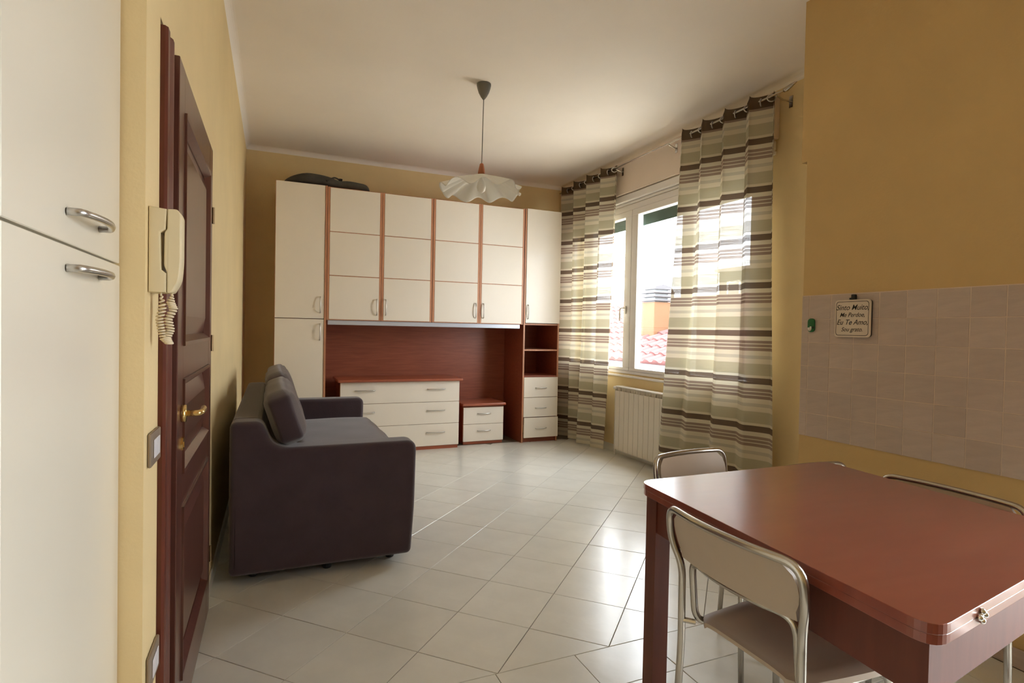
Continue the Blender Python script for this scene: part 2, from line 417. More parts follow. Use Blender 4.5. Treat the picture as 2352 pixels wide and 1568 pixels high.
i0 = 0
for i in range(-6, 16):
    for j in range(-1, 18):
        if (i+j) % 2 == 0: continue
        cx, cy = .765+hd*i, YF+hd*j
        s = hd-GAP*.72
        p = [(cx-s, cy), (cx, cy-s), (cx+s, cy), (cx, cy+s)]
        for a, b, c in ((-1, 0, -XL-.001), (1, 0, XR-.001), (0, -1, -YF-GAP/2), (0, 1, 5.72)): p = clip(p, a, b, c) if len(p) > 2 else p
        if len(p) > 2 and area2(p) > .002: floor_tile(p, cx, cy, random.uniform(-.0004, .0004))
T = .3285
for i in range(-5, 6):
    for j in range(-5, 1):
        x0, x1 = 1.085+T*i+GAP/2, 1.085+T*(i+1)-GAP/2; y0, y1 = 1.64+T*j+GAP/2, 1.64+T*(j+1)-GAP/2
        if j == 0: y1 = YF-GAP/2
        p = [(x0, y0), (x1, y0), (x1, y1), (x0, y1)]
        for a, b, c in ((-1, 0, .31), (1, 0, XK-.012)): p = clip(p, a, b, c) if len(p) > 2 else p
        if len(p) > 2 and area2(p) > .002: floor_tile(p, (x0+x1)/2, (y0+y1)/2, random.uniform(-.0004, .0004))
# wall tiles 12.5 cm, six rows
gb = obj('tile_grout', B(XK-.006, XK-.0005, .62, YK-.001, .72, 1.468), M['wgrout'], wk)
t8 = .1245; ys = [1.865+t8*k for k in (2, 1, 0)]+[1.742-t8*k for k in range(0, 16)]
tm = {}
for r in range(6):
    for c in range(12):
        y1 = min(2.114+.046, YK-.002) if c == 0 else 2.114-t8*(c-1)
        y0 = 2.114-t8*c
        z1 = 1.466-t8*r; z0 = z1-t8
        wd = round(y1-y0, 4)
        if wd not in tm:
            bmx = B(-.0045, .0045, -wd/2+.0018, wd/2-.0018, -t8/2+.0018, t8/2-.0018, bev=.0012)
            me = bpy.data.meshes.new('tile'); bmx.to_mesh(me); bmx.free(); me.materials.append(M['wtile']); tm[wd] = me
        o = bpy.data.objects.new('tile', tm[wd]); COL.objects.link(o); o.parent = wk
        o.location = (XK-.0032+random.uniform(-.0003, .0003), (y0+y1)/2, (z0+z1)/2)
        o.rotation_euler = (0, random.uniform(-.003, .003), random.uniform(-.003, .003))

# ---------------------------------------------------------------- window
win = thing('window_1', 'white double casement window with a half hidden green roller shutter', loc=(XR, 4.55, 0), kind='structure')
def inw(bm):   # world coords to window-local
    bmesh.ops.translate(bm, verts=bm.verts, vec=(-XR, -4.55, 0)); return bm
bm = bmesh.new(); fx0, fx1 = XR-.012, XR+.07
FY0, FY1, FZ0, FZ1 = OY0+.001, OY1-.001, OZ0+.001, OZ1-.001
box(bm, fx0, fx1, FY0, FY1, FZ0, FZ0+.03, bev=.003); box(bm, fx0, fx1, FY0, FY1, FZ1-.06, FZ1, bev=.003)
box(bm, fx0, fx1, FY0, FY0+.03, FZ0+.03, FZ1-.06); box(bm, fx0, fx1, FY1-.03, FY1, FZ0+.03, FZ1-.06)
for ym in (3.87, 5.5): box(bm, fx0, fx1, ym-.02, ym+.02, FZ0+.03, FZ1-.06)
obj('window_frame', inw(bm), M['pvc'], win)
SZ0, SZ1 = FZ0+.032, FZ1-.062
for a, b in ((3.155, 3.848), (3.892, 4.694), (4.698, 5.478), (5.522, 5.946)):
    bm = bmesh.new(); sx0, sx1 = XR-.02, XR+.045; wv = .068 if a > 3.2 else .03
    wl, wr = (.03, .062) if a < 3.2 else ((.062, .105) if a < 4 else ((.115, .05) if a < 5 else (.05, .05)))
    if a < 3.2: wl, wr = .02, .05
    if 3.8 < a < 4: wl, wr = .05, .1
    if 4.6 < a < 5: wl, wr = .11, .05
    box(bm, sx0, sx1, a, b, SZ0, SZ0+.032, bev=.004); box(bm, sx0, sx1, a, b, SZ1-.062, SZ1, bev=.004)
    box(bm, sx0, sx1, a, a+wl, SZ0+.03, SZ1-.06, bev=.004); box(bm, sx0, sx1, b-wr, b, SZ0+.03, SZ1-.06, bev=.004)
    s = obj('sash', inw(bm), M['pvc'], win)
    obj('pane', inw(B(XR+.02, XR+.026, a+wl-.004, b-wr+.004, SZ0+.028, SZ1-.058)), M['glass'], s)
bm = bmesh.new()
box(bm, XR-.034, XR-.021, 4.755, 4.785, 1.44, 1.52, bev=.003)
tube(bm, fillet([(XR-.03, 4.77, 1.50), (XR-.07, 4.77, 1.50), (XR-.075, 4.79, 1.49), (XR-.07, 4.80, 1.37)], .02), .008, 8)
tag(obj('window_handle', inw(bm), M['white'], win), 'white lever handle')
obj('window_sill', inw(B(XR-.03, XR-.001, 3.0, 6.0, .80, .822, bev=.004)), M['pvc'], win)
bm = B(XR-.055, XR-.001, 2.95, YB-.06, 2.655, 2.985, bev=.006)
obj('shutter_box', inw(bm), M['box'], win)
bm = bmesh.new(); box(bm, XR-.045, XR-.001, 2.97, YB-.06, 2.575, 2.65, bev=.01); box(bm, XR-.02, XR-.001, 2.97, YB-.06, 2.548, 2.573, bev=.004)
obj('shutter_box_ledge', inw(bm), M['pvc'], win)
# green roller shutter, mostly rolled up
for k in range(5):
    z = 2.335+.052*k
    bm = prism(bmesh.new(), [(XR+.12, z), (XR+.128, z+.005), (XR+.13, z+.026), (XR+.126, z+.049), (XR+.12, z+.0525)], 'y', 3.13, 5.97)
    obj('shutter_slat', inw(bm), M['green'], win)

# glazed balcony door beside and behind the camera: its daylight reaches the kitchen end
bd = thing('door_2', 'white glazed balcony door beside the camera', loc=(XK, -.045, 0), kind='structure')
bm = bmesh.new()
for a in ((.02, .08, -.524, -.465, 0, 2.299), (.02, .08, .465, .524, 0, 2.299), (.02, .08, -.465, .465, 2.24, 2.299), (.02, .08, -.04, .04, 0, 2.24), (.02, .08, -.465, -.04, 0, .1), (.02, .08, .04, .465, 0, .1)): box(bm, *a)
obj('door_frame', bm, M['pvc'], bd)
for a, b in ((-.465, -.04), (.04, .465)): obj('pane', B(.045, .05, a, b, .1, 2.24), M['glass'], bd)

# ---------------------------------------------------------------- door in the left wall
dr = thing('door_1', 'dark mahogany panelled door with a brass lever handle', loc=(XL, 2.2, 0), kind='structure')
def ind(bm): bmesh.ops.translate(bm, verts=bm.verts, vec=(-XL, -2.2, 0)); return bm
bm = bmesh.new()
prism(bm, [(XL-.08, 1.642), (XL+.010, 1.642), (XL+.016, 1.65), (XL+.016, 1.675), (XL+.010, 1.685), (XL+.010, 1.70), (XL+.017, 1.715), (XL+.017, 1.735), (XL+.006, 1.75), (XL+.004, 1.80), (XL-.08, 1.80)], 'z', 0, 1.995)
box(bm, XL-.08, XL-.006, 1.80, 2.744, 2.0, 2.011)
obj('door_jamb', ind(bm), M['jambwood'], dr, angle=30)
bm = bmesh.new()
DX = -.247
# slab: stiles and rails proud, panels recessed
SY0, SY1 = 1.815, 2.735
st, px = .105, DX-.012
rails = [(.006, .17), (.70, .80), (1.085, 1.185), (1.875, 1.998)]
box(bm, DX-.045, px-.008, SY0, SY1, .006, 1.998)
for a, b in ((SY0, SY0+st), (SY1-st, SY1)): box(bm, px-.008, DX, a, b, .006, 1.998, bev=.002)
for a, b in rails: box(bm, px-.008, DX-.0003, SY0+st, SY1-st, a, b, bev=.002)
obj('door_slab', ind(bm), M['doorwood'], dr)
for a, b in ((.17, .70), (.80, 1.085), (1.185, 1.875)):
    y0, y1 = SY0+st, SY1-st
    bm = bmesh.new()
    for q in range(4):   # mitred moulding ring
        pass
    ring = [(0, DX+.006), (.012, DX+.005), (.03, px-.004), (.03, px-.01), (0, px-.01)]
    vs = []
    for (yy, zz, sy, sz) in ((y0, a, 1, 1), (y1, a, -1, 1), (y1, b, -1, -1), (y0, b, 1, -1)):
        vs.append([bm.verts.new((x, yy+sy*t, zz+sz*t)) for t, x in ring])
    for q in range(4):
        A, Bq = vs[q], vs[(q+1) % 4]
        for i in range(5): bm.faces.new((A[i], A[(i+1) % 5], Bq[(i+1) % 5], Bq[i]))
    obj('panel_moulding', ind(bm), M['doorwood'], dr)
    m_ = .07
    bm = bmesh.new()
    v1 = [bm.verts.new((px-.008, y, z)) for y, z in ((y0+.03, a+.03), (y1-.03, a+.03), (y1-.03, b-.03), (y0+.03, b-.03))]
    v2 = [bm.verts.new((DX-.004, y, z)) for y, z in ((y0+m_+.02, a+m_+.02), (y1-m_-.02, a+m_+.02), (y1-m_-.02, b-m_-.02), (y0+m_+.02, b-m_-.02))]
    bm.faces.new(v2)
    for i in range(4): bm.faces.new((v1[i], v1[(i+1) % 4], v2[(i+1) % 4], v2[i]))
    obj('panel', ind(bm), M['doorwood'], dr)
bm = bmesh.new(); hz = .985
lx = DX
tube(bm, [(lx, 1.90, hz), (lx+.012, 1.90, hz)], .026, 16)
tube(bm, fillet([(lx+.008, 1.90, hz), (lx+.05, 1.90, hz), (lx+.052, 1.96, hz+.002), (lx+.046, 2.01, hz)], .018), .009, 10)
hdl = tag(obj('door_handle', ind(bm), M['brass'], dr, smooth=True), 'brass lever handle')
bm = bmesh.new(); tube(bm, [(lx, 1.90, hz-.09), (lx+.006, 1.90, hz-.09)], .02, 12); box(bm, lx+.006, lx+.0075, 1.897, 1.903, hz-.1, hz-.085)
obj('keyhole_plate', ind(bm), M['brass'], dr)
for z in (.25, 1.17, 1.72):
    bm = tube(bmesh.new(), [(DX+.004, SY1+.003, z-.035), (DX+.004, SY1+.003, z+.035)], .005, 8)
    obj('hinge', ind(bm), M['brass_dark'], dr)

# ---------------------------------------------------------------- handles
def bow(length, proj, r=.005, axis='z', out=(0, -1, 0), cen=(0, 0, 0), n=9, flat=.35):
    o_ = Vector(out); c = Vector(cen); ax = Vector((0, 0, 1)) if axis == 'z' else (Vector((1, 0, 0)) if axis == 'x' else Vector((0, 1, 0)))
    pts = [c-ax*length/2]
    for k in range(n+1):
        s = -1+2*k/n
        pts.append(c+ax*(s*length/2*.97)+o_*(proj*(.55+.45*(1-s*s))))
    pts.append(c+ax*length/2)
    return tube(bmesh.new(), pts, r, 8)

# ---------------------------------------------------------------- wardrobe wall
W = 5.655; WB = YB-.012
H = 2.602
def L(bm, x, y): bmesh.ops.translate(bm, verts=bm.verts, vec=(-x, -y, 0)); return bm
# left column
X0, X1 = .010, .466
t = thing('wardrobe_column', 'tall narrow cream two-door cupboard at the left end of the wall unit', 'wardrobe', ((X0+X1)/2, W+.25, 0), group=None)
c0 = ((X0+X1)/2, W+.25)
bm = bmesh.new(); box(bm, X0, X0+.018, W+.02, WB, 0, H); box(bm, X1-.018, X1, W+.0, WB, 0, H); box(bm, X0+.018, X1-.018, W+.02, WB, H-.018, H)
box(bm, X0+.018, X1-.018, W+.02, WB, .05, .068); box(bm, X0+.018, X1-.018, WB-.006, WB, .068, H-.018); box(bm, X0+.018, X1-.018, W+.04, W+.055, 0, .05)
obj('carcass', L(bm, *c0), M['cherry'], t)
for z0, z1, hz_ in ((.052, 1.322, 1.20), (1.328, H, 1.46)):
    bm = B(X0, X1-.02, W-.001, W+.018, z0, z1, bev=.0015)
    d = obj('cupboard_door', L(bm, *c0), M['cream'], t)
    obj('handle', L(bow(.155, .028, cen=(X1-.055, W-.002, hz_)), *c0), M['nickel'], d, smooth=True)
obj('edge_strip', L(B(X0-.004, X0-.0003, W-.001, W+.02, .05, H), *c0), M['edgewood'], t)
obj('edge_strip', L(B(X1-.018, X1, W-.006, W-.0005, 0, H), *c0), M['edgewood'], t)
# bridge cabinets
def bridge(xa, xb, label):
    t = thing('wall_cabinet', label, 'cabinet', ((xa+xb)/2, W+.25, 1.32), group='cream wall cabinets bridging the niche')
    def LL(bm): bmesh.ops.translate(bm, verts=bm.verts, vec=(-(xa+xb)/2, -(W+.25), -1.32)); return bm
    z0, z1 = 1.322, 2.592
    bm = bmesh.new(); box(bm, xa, xa+.016, W+.022, WB, z0, z1); box(bm, xb-.016, xb, W+.022, WB, z0, z1)
    box(bm, xa+.016, xb-.016, W+.022, WB, z0, z0+.018); box(bm, xa+.016, xb-.016, W+.022, WB, z1-.018, z1); box(bm, xa+.016, xb-.016, WB-.006, WB, z0+.018, z1-.018)
    obj('carcass', LL(bm), M['cherry'], t)
    xm = (xa+xb)/2
    for s, (p, q) in enumerate(((xa+.002, xm-.0015), (xm+.0015, xb-.002))):
        e = .021
        bm = bmesh.new(); box(bm, p, q, W+.006, W+.0205, z0-.004, z1+.004)
        box(bm, p, p+e, W, W+.006, z0-.004, z1+.004); box(bm, q-e, q, W, W+.006, z0-.004, z1+.004)
        d = obj('cupboard_door', LL(bm), M['edgewood'], t)
        zc = [z0+.004, 1.744, 1.752, 2.166, 2.174, z1-.002]
        for k in range(3):
            obj('door_panel', LL(B(p+e+.001, q-e-.001, W-.002, W+.0055, zc[2*k], zc[2*k+1], bev=.001)), M['cream'], d)
        hx = q-e-.022 if s == 0 else p+e+.022
        obj('handle', LL(bow(.155, .028, cen=(hx, W-.003, 1.455))), M['nickel'], d, smooth=True)
    return t
bridge(.468, 1.509, 'cream two-door wall cabinet over the niche, next to the left column')
bridge(1.511, 2.549, 'cream two-door wall cabinet over the niche, next to the right column')
t = thing('light_pelmet', 'pale grey metal strip under the bridging wall cabinets', 'pelmet', (1.5, W+.03, 1.27))
obj('strip', B(-1.02, 1.02, -.012, .012, .002, .048, bev=.004), M['alu'], t)
t = thing('niche_panel', 'reddish cherry back panel of the niche behind the dresser', 'panel', (1.509, YB-.03, 0))
obj('board', B(-1.04, 1.04, -.008, .008, .001, 1.318), M['cherry_dark'], t)
# right column
X0, X1 = 2.553, 3.0; c0 = ((X0+X1)/2, W+.25)
t = thing('wardrobe_column', 'tall narrow cream column with open shelves and three drawers by the curtain', 'wardrobe', (*c0, 0))
bm = bmesh.new(); th = .018
box(bm, X0, X0+th, W, WB, 0, H); box(bm, X1-th, X1, W+.004, WB, 0, H)
box(bm, X0+th, X1-th, W+.02, WB, H-th, H); box(bm, X0+th, X1-th, W+.01, WB, 1.315, 1.333); box(bm, X0+th, X1-th, W+.012, WB, .733, .748)
box(bm, X0+th, X1-th, WB-.006, WB, .1, H-th); box(bm, X0+th, X1-th, W+.03, W+.045, 0, .06)
obj('carcass', L(bm, *c0), M['cherry_dark'], t)
obj('shelf', L(B(X0+th+.001, X1-th-.001, W+.004, WB-.01, 1.027, 1.043), *c0), M['edgewood'], t)
for a, b in ((X0, X0+th), (X1-th, X1)): obj('edge_strip', L(B(a, b, W-.006 if a == X0 else W-.001, W-.0005 if a == X0 else W+.0035, 0, H), *c0), M['edgewood'], t)
obj('edge_strip', L(B(X0+th+.001, X1-th-.001, W+.003, W+.009, 1.316, 1.332), *c0), M['edgewood'], t)
d = obj('cupboard_door', L(B(X0+th+.002, X1-.002, W-.002-.012, W-.002, 1.338, H, bev=.0015), *c0), M['cream'], t)
obj('handle', L(bow(.155, .028, cen=(X0+.045, W-.014, 1.46)), *c0), M['nickel'], d, smooth=True)
for z0, z1, off in ((.508, .73, 0), (.286, .503, 0), (.056, .279, -.012)):
    bm = B(X0+th+.001+(.004 if off else 0), X1-.006+(.004 if off else 0), W-.012+off, W+.006+off, z0, z1, bev=.0015)
    d = obj('drawer_front', L(bm, *c0), M['cream'], t)
    if off: tag(d, 'bottom drawer standing slightly open')
    obj('handle', L(bow(.13, .024, axis='x', cen=((X0+X1)/2+.005, W-.013+off, (z0+z1)/2-.008)), *c0), M['nickel'], d, smooth=True)

# dresser and bedside chest
def chest(name, label, cat, xa, xb, yf, ztop, slab, rows_, hxs, kick, hl, ov):
    cx, cy = (xa+xb)/2, yf+.22; yb = min(yf+.45, YB-.045)
    t = thing(name, label, cat, (cx, cy, 0))
    bm = bmesh.new(); box(bm, xa, xb, yf+.02, yb, kick, ztop-slab-.002); box(bm, xa+.008, xb-.008, yf+.012, yb-.02, 0, kick)
    obj('carcass', L(bm, cx, cy), M['cherry'], t)
    pl = round_poly([(xa-ov, yf-ov*1.6), (xb+ov, yf-ov*1.6), (xb+ov, yb), (xa-ov, yb)], [.02, .02, 0, 0])
    obj('top', L(prism(bmesh.new(), pl, 'z', ztop-slab, ztop, bev=.008), cx, cy), M['cherry'], t, angle=35)
    for z0, z1 in rows_:
        d = obj('drawer_front', L(B(xa+.002, xb-.002, yf, yf+.0195, z0, z1, bev=.0015), cx, cy), M['cream'], t)
        for hx in hxs:
            obj('handle', L(bow(hl, .022, axis='x', cen=(hx, yf-.001, z0+(z1-z0)*.62)), cx, cy), M['nickel'], d, smooth=True)
chest('dresser', 'low cream three-drawer dresser with a cherry top, behind the sofa', 'dresser', .603, 1.817, 5.63, .738, .026,
      [(.496, .708), (.268, .492), (.037, .264)], (.84, 1.565), .034, .19, .028)
chest('bedside_chest', 'small cream two-drawer bedside chest with a cherry top, right of the dresser', 'nightstand', 1.90, 2.371, 5.74, .45, .028,
      [(.222, .404), (.032, .218)], (2.14,), .03, .15, .02)

# ---------------------------------------------------------------- soft bag on the wardrobe
t = thing('duffel_bag', 'dark crumpled soft bag lying on top of the wall unit', 'bag', (.48, 5.90, H))
bm = bmesh.new()
prof = [(-.415, .012, .05), (-.40, .045, .10), (-.35, .085, .14), (-.28, .118, .17), (-.2, .138, .18), (-.12, .14, .18), (-.04, .135, .17), (.03, .118, .16), (.09, .098, .14), (.13, .10, .13),
        (.17, .108, .15), (.24, .108, .15), (.31, .10, .145), (.36, .095, .14), (.395, .07, .11), (.41, .02, .06)]
rings = []
rn = random.Random(4)
for x, h_, d_ in prof:
    ring = []
    for k in range(20):
        a = 2*PI*k/20; cy_, cz_ = math.cos(a), math.sin(a)
        y = d_*math.copysign(abs(cy_)**.7, cy_); z = h_/2+h_/2*math.copysign(abs(cz_)**.75, cz_)
        if cz_ > -.2: z += rn.uniform(-.005, .005); y += rn.uniform(-.006, .006)
        ring.append(bm.verts.new((x, y-.02, max(.002, z))))
    rings.append(ring)
for A, Bq in zip(rings, rings[1:]):
    for k in range(20): bm.faces.new((A[k], A[(k+1) % 20], Bq[(k+1) % 20], Bq[k]))
bm.faces.new(rings[0]); bm.faces.new(rings[-1][::-1])
o = obj('bag_body', bm, M['bag'], t, smooth=True)
md = o.modifiers.new('s', 'SUBSURF'); md.levels = 1; md.render_levels = 1
obj('strap', tube(bmesh.new(), fillet([(-.02, -.19, .06), (.06, -.12, .12), (.12, -.05, .115), (.135, .0, .118), (.11, .06, .1)], .03), .008, 8), M['bag'], t, smooth=True)
obj('strap_buckle', B(.105, .14, -.07, -.03, .108, .128, bev=.004), M['black'], t)

# ---------------------------------------------------------------- pendant lamp
LX, LY = 1.402, 3.895
t = thing('pendant_lamp', 'pendant lamp with a white ruffled shade hanging from the ceiling', 'lamp', (LX, LY, 0))
obj('ceiling_canopy', lathe(bmesh.new(), [(.052, HC-.001), (.053, HC-.012), (.048, HC-.035), (.038, HC-.065), (.022, HC-.095), (.008, HC-.113), (.003, HC-.118)], 0, 0), M['canopy'], t, smooth=True)
obj('cord', tube(bmesh.new(), [(0, 0, HC-.115), (-.006, 0, 2.468)], .0035, 8), M['canopy'], t)
obj('lamp_holder', lathe(bmesh.new(), [(.006, 2.475), (.014, 2.468), (.02, 2.44), (.026, 2.41), (.027, 2.397)], -.006, 0, 20), M['walnut'], t, smooth=True)
bm = bmesh.new(); NT, NR = 120, 22; rings = []
for i in range(NR+1):
    s = (i/NR)**.9; ring = []
    for k in range(NT):
        a = 2*PI*k/NT
        c, sn = math.cos(a+YAW), math.sin(a+YAW)
        sq = (abs(c)**3.2+abs(sn)**3.2)**(-1/3.2)
        am = max(0, (s-.28)/.72); wv = math.sin(10*a+1.2); w2 = math.sin(10*a+2.1)
        r = s*.288*sq*(1+.04*am*w2)
        z = 2.398-.125*s**1.2+.022*am*wv
        ring.append(bm.verts.new((r*math.cos(a)-.006, r*math.sin(a), z)))
    rings.append(ring)
for A, Bq in zip(rings[1:], rings[2:]):
    for k in range(NT): bm.faces.new((A[k], A[(k+1) % NT], Bq[(k+1) % NT], Bq[k]))
bmesh.ops.delete(bm, geom=rings[0], context='VERTS')
o = obj('lamp_shade', bm, M['shade'], t, smooth=True); md = o.modifiers.new('s', 'SOLIDIFY'); md.thickness = .002
obj('bulb', lathe(bmesh.new(), [(.012, 2.39), (.013, 2.36), (.028, 2.33), (.034, 2.30), (.028, 2.272), (.01, 2.258)], -.006, 0, 20), M['white'], t, smooth=True)

# ---------------------------------------------------------------- curtain rod and curtains
RX, RZ = 3.17, 2.915
t = thing('curtain_rod', 'thin metal curtain rod along the top of the window wall', 'curtain rod', (RX, 4.5, 0))
obj('rod', tube(bmesh.new(), [(0, 2.80-4.5, RZ), (0, 6.02-4.5, RZ)], .008, 10), M['tube'], t, smooth=True)
bm = bmesh.new()
tube(bm, [(0, 2.80-4.5, RZ), (0, 2.78-4.5, RZ), (0, 2.74-4.5, RZ+.012), (0, 2.70-4.5, RZ+.02)], .01, 10, rad=[.013, .016, .012, .003]); obj('finial', bm, M['tube'], t, smooth=True)
for y in (2.86, 4.0, 4.82, 5.98):
    bm = tube(bmesh.new(), [(XR-RX-(.057 if y > 2.9 else .001), y-4.5, RZ-.03), (.06, y-4.5, RZ-.03), (0, y-4.5, RZ-.012)], .006, 8)
    box(bm, XR-RX-.06 if y > 2.9 else XR-RX-.005, XR-RX-.056 if y > 2.9 else XR-RX-.0005, y-4.515, y-4.485, RZ-.07, RZ+.01); obj('bracket', bm, M['tube'], t)
def curtain(label, ya0, yb0, ya1, yb1, nfold, zb, seed, amp0=.042):
    t = thing('curtain', label, 'curtain', (RX, (ya0+yb0)/2, 0), group='striped sheer curtains')
    rn = random.Random(seed); NU, NZ = nfold*28, 70; bm = bmesh.new(); grid = []
    off = [rn.uniform(-.35, .35) for _ in range(nfold+2)]
    for j in range(NZ+1):
        s = j/NZ; z = zb+(2.965-zb)*(1-s); row = []
        for i in range(NU+1):
            u = i/NU; f = u*nfold
            spread = s**1.3
            y = (ya0+(yb0-ya0)*u)*(1-spread)+(ya1+(yb1-ya1)*u)*spread
            k = int(min(f, nfold-1)); ph = 2*PI*f+.5*math.sin(2*PI*f)*(.3)
            wob = off[k]*(f-k)*(1-(f-k))*4+.15*math.sin(s*3+seed+k)*s
            am = amp0*(1-.25*s)+.008*math.sin(5*s+2*k)*s
            x = am*math.sin(ph+wob*s)*1.0+.012*math.sin(f*2.3+seed)*s-.012*s*math.sin(ph*.5+seed)
            y += .03*math.sin(2*ph+.4)*(1-.5*s)*.6+.012*math.sin(s*6+f)*s
            zz = z
            if j == 0: zz -= .018*abs(math.cos(ph))
            row.append(bm.verts.new((x, y-(ya0+yb0)/2, zz)))
        grid.append(row)
    for A, Bq in zip(grid, grid[1:]):
        for i in range(NU): bm.faces.new((A[i], A[i+1], Bq[i+1], Bq[i]))
    obj('fabric', bm, M['curtain'], t, smooth=True)
    for i in range(nfold*2):
        f = .25+i*.5 - .25*(1 if 0 else 0); u = (i*.5+.25-.25)/nfold+.0
        y = ya0+(yb0-ya0)*(i*.5+.0)/nfold
        # ring around the rod where the sheet crosses it
        if i == 0: y += .03
        pts = [(0, y+.003*0-(ya0+yb0)/2, 0)]
        ring = [Vector((.024*math.cos(a), y-(ya0+yb0)/2+(.015*math.cos(a) if i % 2 else -.015*math.cos(a)), RZ+.024*math.sin(a)-.012)) for a in [2*PI*q/20 for q in range(20)]]
        obj('eyelet', tube(bmesh.new(), ring, .0045, 6, closed=True), M['nickel'], t, smooth=True)
curtain('wide striped sheer curtain on the right half of the window, behind the table', 2.875, 3.83, 2.80, 4.05, 4, .02, 3, .05)
curtain('narrow striped sheer curtain at the far left of the window, beside the wall unit', 4.82, 5.96, 4.93, 5.98, 4, .02, 8, .05)

# ---------------------------------------------------------------- radiator
t = thing('radiator', 'cream ribbed radiator under the window between the curtains', 'radiator', (3.245, 4.4, 0))
ry0, n = 4.0-.24, 13
for k in range(n):
    y = ry0-4.4+k*.079
    bm = bmesh.new()
    prism(bm, round_poly([(y+.0015, -.0), (y+.0775, 0), (y+.0775, .012), (y+.0015, .012)], .004, 2), 'z', .07, .665)
    for v in bm.verts: v.co.x, v.co.y, v.co.z = -.045+ (v.co.y), v.co.x, v.co.z
    box(bm, -.034, .034, y+.03, y+.049, .09, .69, bev=.004)
    box(bm, -.034, .036, y+.006, y+.073, .095, .125, bev=.004); box(bm, -.028, .036, y+.004, y+.075, .655, .70, bev=.008)
    obj('radiator_section', bm, M['radiator'], t, angle=40)
bm = B(-.047, .036, ry0-4.4+n*.079, ry0-4.4+n*.079+.004, .07, .68, bev=.001)
tag(obj('end_panel', bm, M['radiator'], t))
obj('top_grille', B(-.044, .036, ry0-4.4, ry0-4.4+n*.079, .70, .712, bev=.003), M['white'], t)
bm = bmesh.new(); ye = ry0-4.4+n*.079+.004
tube(bm, fillet([(0, ye, .69), (0, ye+.045, .69), (.055, ye+.05, .69)], .02), .010, 10); tube(bm, [(0, ye+.02, .69), (-.045, ye+.02, .69)], .015, 12)
obj('valve', bm, M['white'], t, smooth=True)
for yy in (-.45, .3):
    obj('bracket', B(.036, .064, yy-.012, yy+.012, .6, .63), M['radiator'], t)
bm = bmesh.new(); tube(bm, fillet([(0, ye, .11), (0, ye+.045, .11), (.0, ye+.05, 0.0)], .02), .010, 10); obj('pipe', bm, M['white'], t, smooth=True)

# ---------------------------------------------------------------- sofa
SX, SY = .25, 3.95
t = thing('sofa', 'dark aubergine two-seat sofa with low arms against the left wall', 'sofa', (SX, SY, 0))
def sub(bm, n=1): return bm
side = [(-.185, .05), (.690, .05), (.706, .30), (.712, .655), (.06, .655), (.0, .68), (-.045, .79), (-.185, .79)]
rd = [.03, .03, .05, .055, .03, .03, .035, .035]
sp = round_poly([(x-SX, z) for x, z in side], rd, 9)
for a, b in ((2.92-SY, 3.07-SY), (4.83-SY, 4.98-SY)):
    obj('arm', prism(bmesh.new(), sp, 'y', a, b, bev=.028, seg=9), M['sofa'], t)
bk = round_poly([(-.185-SX, .052), (.10-SX, .052), (.13-SX, .60), (.11-SX, .66), (-.035-SX, .668), (-.05-SX, .79), (-.183-SX, .79)], [.01, .01, .03, .03, .03, .03, .03], 4)
obj('back', prism(bmesh.new(), bk, 'y', 3.055-SY, 4.845-SY, bev=.004), M['sofa'], t)
obj('base', B(.12-SX, .70-SX, 3.072-SY, 4.828-SY, .055, .37, bev=.015, seg=2), M['sofa'], t, angle=50)
obj('seat_cushion', soft_box(.13-SX, .755-SX, 3.075-SY, 4.825-SY, .372, .505, r=.05, cuts=18, puff=.012, noise=.002, seed=3), M['sofa'], t, smooth=True)
for k, (a, b, dz, sd) in enumerate(((2.945, 3.93, 0, 5), (3.95, 4.90, .02, 9))):
    bm = soft_box(-.065, .065, a-SY, b-SY, -.125, .125+dz, r=.035, cuts=14, puff=.022, noise=.003, seed=sd)
    bmesh.ops.rotate(bm, verts=bm.verts, cent=(0, 0, 0), matrix=Matrix.Rotation(math.radians(-20), 3, 'Y'))
    bmesh.ops.translate(bm, verts=bm.verts, vec=(.062-SX, 0, .79))
    obj('back_cushion', bm, M['sofa'], t, smooth=True)
for x in (-.08, .60):
    for y in (3.05, 4.85):
        obj('foot', lathe(bmesh.new(), [(.02, 0.001), (.024, .01), (.022, .05)], x-SX, y-SY, 14), M['black'], t)
obj('foot', lathe(bmesh.new(), [(.02, 0.001), (.024, .01), (.022, .05)], .27-SX, 3.02-SY, 14), M['black'], t)

# ---------------------------------------------------------------- table
A_, B_, C_, D_ = (1.178, 1.605), (1.088, .600), (2.02, .735), (2.11, 1.60)
tcx, tcy = 1.6, 1.13
t = thing('dining_table', 'square cherry extending dining table with scuffed glossy top', 'table', (tcx, tcy, 0))
def inset(poly, d):
    c = Vector((sum(p[0] for p in poly)/4, sum(p[1] for p in poly)/4)); out = []
    n = 4
    for i in range(n):
        p0, p1, p2 = [Vector(q) for q in (poly[i-1], poly[i], poly[(i+1) % n])]
        def off(a, b):
            dd = (b-a).normalized(); nn = Vector((-dd.y, dd.x))
            if (c-a).dot(nn) < 0: nn = -nn
            return a+nn*d, dd
        a, da = off(p0, p1); b, db = off(p1, p2)
        den = da.x*db.y-da.y*db.x; s = ((b.x-a.x)*db.y-(b.y-a.y)*db.x)/den
        q = a+da*s; out.append((q.x, q.y))
    return out
quad = [(p[0]-tcx, p[1]-tcy) for p in (A_, B_, C_, D_)]
up = prism(bmesh.new(), round_poly(quad, .055, 8), 'z', .7148, .735, bev=.0012)
obj('table_top', up, M['table'], t)
obj('lower_leaf', prism(bmesh.new(), round_poly(inset(quad, .001), .055, 8), 'z', .695, .7143, bev=.0012), M['table'], t)
iq = inset(quad, .022)
